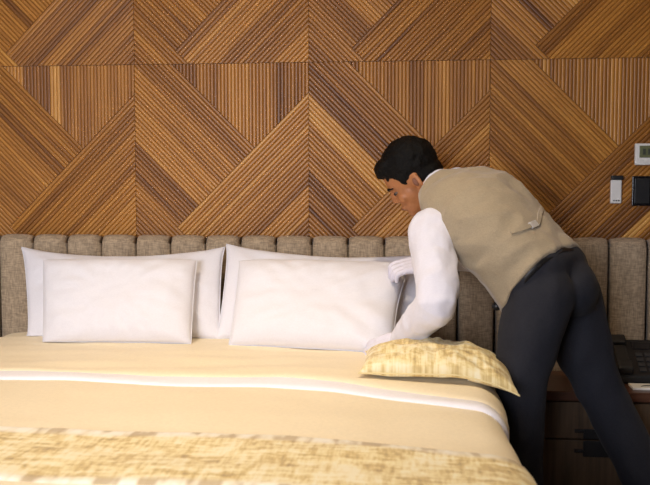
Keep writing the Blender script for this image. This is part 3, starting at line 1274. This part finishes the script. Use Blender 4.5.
hair_parts = [ell(H(-.014, 0, .016), HAX, (.0965, .0795, .092)),
              ell(H(.046, 0, .056), HAX, (.048, .060, .030)),
              ell(H(.066, .005, .044), HAX, (.028, .046, .020)),
              ell(H(-.035, 0, -.035), HAX, (.066, .070, .060))]
for sg in (1, -1):
    hair_parts += [ell(H(.022, sg * .061, -.006), HAX, (.015, .011, .030))]
for sg in (1, -1):
    link('ear_hollow_shade', ell_mesh('ear_hollow_shade', H(-.006, sg * .0790, -.043), HAX, (.0085, .0030, .015), 14, 8), person, M['lip'], True)  # dark bead on each ear, its colour standing in for the shade inside
remeshed('hair', hair_parts, 0.004, 3, person, M['hair'], hair_disp)
for sg in (1, -1):
    e = link('eye', mesh_vf('eye', *ell(H(.0680, sg * .031, -.036), HAX, (.0115, .0125, .0050), 16, 10)), person, M['eyew'], True)
    link('iris', mesh_vf('iris', *ell(H(.0755, sg * .034, -.037), HAX, (.0048, .0080, .0048), 12, 8)), e, M['ink'], True)
    pc = tube([H(.087, sg * .012, -.017), H(.086, sg * .030, -.012), H(.070, sg * .050, -.018)], [.003, .0045, .0025], 8, 4)
    vs_, fs_ = [], []
    for v, f in pc:
        o_ = len(vs_)
        vs_ += list(v)
        fs_ += [tuple(i + o_ for i in q) for q in f]
    link('eyebrow', mesh_vf('eyebrow', vs_, fs_), person, M['hair'], True)
link('lips', mesh_vf('lips', *ell(H(.0835, 0, -.091), HAX, (.010, .021, .0055), 14, 8)), person, M['lip'], True)


# garments
def fold_fn(scale, amp, axis=None, seed=0.0, k3=1.0):
    ax_ = None if axis is None else unit(axis)

    def fn(p):
        q = np.array(p)
        if ax_ is not None:
            q = q - ax_ * (q @ ax_) * (1 - k3)
        a = mnoise.noise(Vector(q * scale) + Vector((seed, seed, 0)))
        b = mnoise.noise(Vector(q * scale * 2.3) + Vector((seed, 3, 1)))
        return amp * (1 - 2 * abs(a)) * 0.6 + amp * 0.4 * b
    return fn


vest_secs = [sec(S[1] + (S[1] - S[2]) * .25, 0.0, .176, .150, .128), sec(S[1], .1, .168, .134, .124), sec(S[2], .45, .170, .122, .130), sec(S[3], .85, .172, .110, .142), sec(S[4], 1, .145, .085, .112), sec(S[5] + (S[5] - S[4]) * .05, 1, .085, .055, .066)]
vest = remeshed('waistcoat', [loft(vest_secs)], 0.006, 6, person, M['vest'], fold_fn(11, .014, (.75, 0, .65), 2.0, .35))
# hem point at the front and side
sleeve = tube([SHL + (SHL - SHR) * .03, SHL + (ELL_ - SHL) * .35, ELL_, ELL_ + (WRL - ELL_) * .5, WRL], [.068, .064, .057, .050, .039], 20, 6, True)
sleeveR = tube([SHR, ELR, ELR + (WRR - ELR) * .5, WRR], [.060, .056, .048, .038], 20, 6)
collar = tube([S[5] - u_sp * .03, S[5] + (H(-.03, 0, -.06) - S[5]) * .34], [.068, .064], 24, 3, False)
shirt = remeshed('shirt', sleeve + sleeveR + collar + [loft([sec(S[2], .4, .15, .105, .105), sec(S[3], .85, .16, .10, .10), sec(S[4], 1, .13, .07, .075)])], 0.005, 4, person, M['shirt'], fold_fn(13, .008, None, 5.0))

tr = [loft([sec(S[1] + (S[2] - S[1]) * .15, 0, .150, .115, .108), sec(S[1], 0, .158, .126, .116), sec(S[0], 0, .170, .146, .130), sec(P(556, 300, -.62), 0, .165, .110, .118)])]
tr += tube([HPL, P(527, 350, -.725), KNL, ANL + np.array([0, 0, .02])], [.098, .086, .068, .058], 22, 7)
tr += tube([HPR + np.array([0.004, 0, 0]), P(582, 345, -.545), KNR, ANR + np.array([0, 0, .02])], [.100, .090, .073, .060], 22, 7)
tr += [ell(P(570, 288, -.60), EYE3, (.080, .12, .09))]
remeshed('trousers', tr, 0.007, 16, person, M['trouser'], fold_fn(9, .007, (0.1, 0, 1), 8.0, .55))

for nm, hh in (('glove', handL), ('glove', handR)):
    remeshed(nm, hh(.0008), 0.003, 3, person, M['glove'])

for A_, fdir in ((ANL, (-1, 0.1, 0)), (ANR, (-.95, -.1, 0))):
    fd = unit(fdir)
    sd = np.cross((0, 0, 1), fd)
    axs = np.array([fd, sd, (0, 0, 1)])
    base = np.array([A_[0], A_[1], 0])
    sh = [ell(base + fd * .005 + np.array([0, 0, .048]), axs, (.062, .042, .046)), ell(base + fd * .10 + np.array([0, 0, .036]), axs, (.085, .045, .034)),
          ell(base + fd * .055 + np.array([0, 0, .014]), axs, (.125, .045, .013))]
    remeshed('shoe', sh, 0.005, 4, person, M['belt'])

# belt round the waist, just below the hem, with its buckle at the front
bs = sec(S[1] + (S[1] - S[2]) * .24, 0, .158, .132, .117)
bpts = []
for i in range(48):
    an = 2 * math.pi * i / 48
    ca, sa = math.cos(an), math.sin(an)
    bpts.append(bs[0] + bs[1] * math.copysign(abs(ca) ** (2 / 2.4), ca) * bs[3] + bs[2] * math.copysign(abs(sa) ** (2 / 2.4), sa) * (bs[4] if sa > 0 else bs[5]))
v, f = [], []
for i in range(48):
    nrm = unit(bpts[i] - bs[0])
    for a_, b_ in ((-.016, -.002), (.016, -.002), (.016, .004), (-.016, .004)):
        v.append(bpts[i] + u_sp * a_ + nrm * b_)
for i in range(48):
    for k3 in range(4):
        f.append((i * 4 + k3, i * 4 + (k3 + 1) % 4, ((i + 1) % 48) * 4 + (k3 + 1) % 4, ((i + 1) % 48) * 4 + k3))
belt = link('belt', mesh_vf('belt', v, f), person, M['belt'], True)


link('buckle', ell_mesh('buckle', P(496.5, 306, -.63), EYE3, (.014, .016, .014)), belt, M['black'], True)

# cinch strap with its metal buckle on the back of the waistcoat
from mathutils.bvhtree import BVHTree
bvh = BVHTree.FromPolygons([v_.co.copy() for v_ in vest.data.vertices], [tuple(p_.vertices) for p_ in vest.data.polygons])


def on_vest(px, py):
    r = FW + RT * (px - 325.0) / FPX + UP * (242.5 - py) / FPX
    hit = bvh.ray_cast(Vector(CAMP), Vector(r))
    return np.array(hit[0]), np.array(hit[1])


def strip(name, a, b, wd, th_, mat, parent, n=10):
    v, f = [], []
    pts_ = [on_vest(a[0] + (b[0] - a[0]) * i / n, a[1] + (b[1] - a[1]) * i / n) for i in range(n + 1)]
    for i, (p_, n_) in enumerate(pts_):
        d_ = unit(pts_[min(i + 1, n)][0] - pts_[max(i - 1, 0)][0])
        s_ = unit(np.cross(n_, d_))
        for q_, h_ in ((-wd, -.003), (-wd, th_), (wd, th_), (wd, -.003)):
            v.append(p_ + s_ * q_ + n_ * h_)
    for i in range(n):
        for k4 in range(4):
            f.append((i * 4 + k4, i * 4 + (k4 + 1) % 4, i * 4 + 4 + (k4 + 1) % 4, i * 4 + 4 + k4))
    f += [(3, 2, 1, 0), tuple(range(4 * n, 4 * n + 4))]
    return link(name, mesh_vf(name, v, f), parent, mat)


st = strip('cinch_strap', (511, 233), (536, 224), .006, .005, M['vest'], vest)
strip('cinch_strap', (537, 225), (541, 208), .006, .006, M['vest'], vest)
strip('strap_buckle', (530, 226), (536, 223.5), .010, .006, M['chrome'], vest, 3)

bpy.context.view_layer.update()
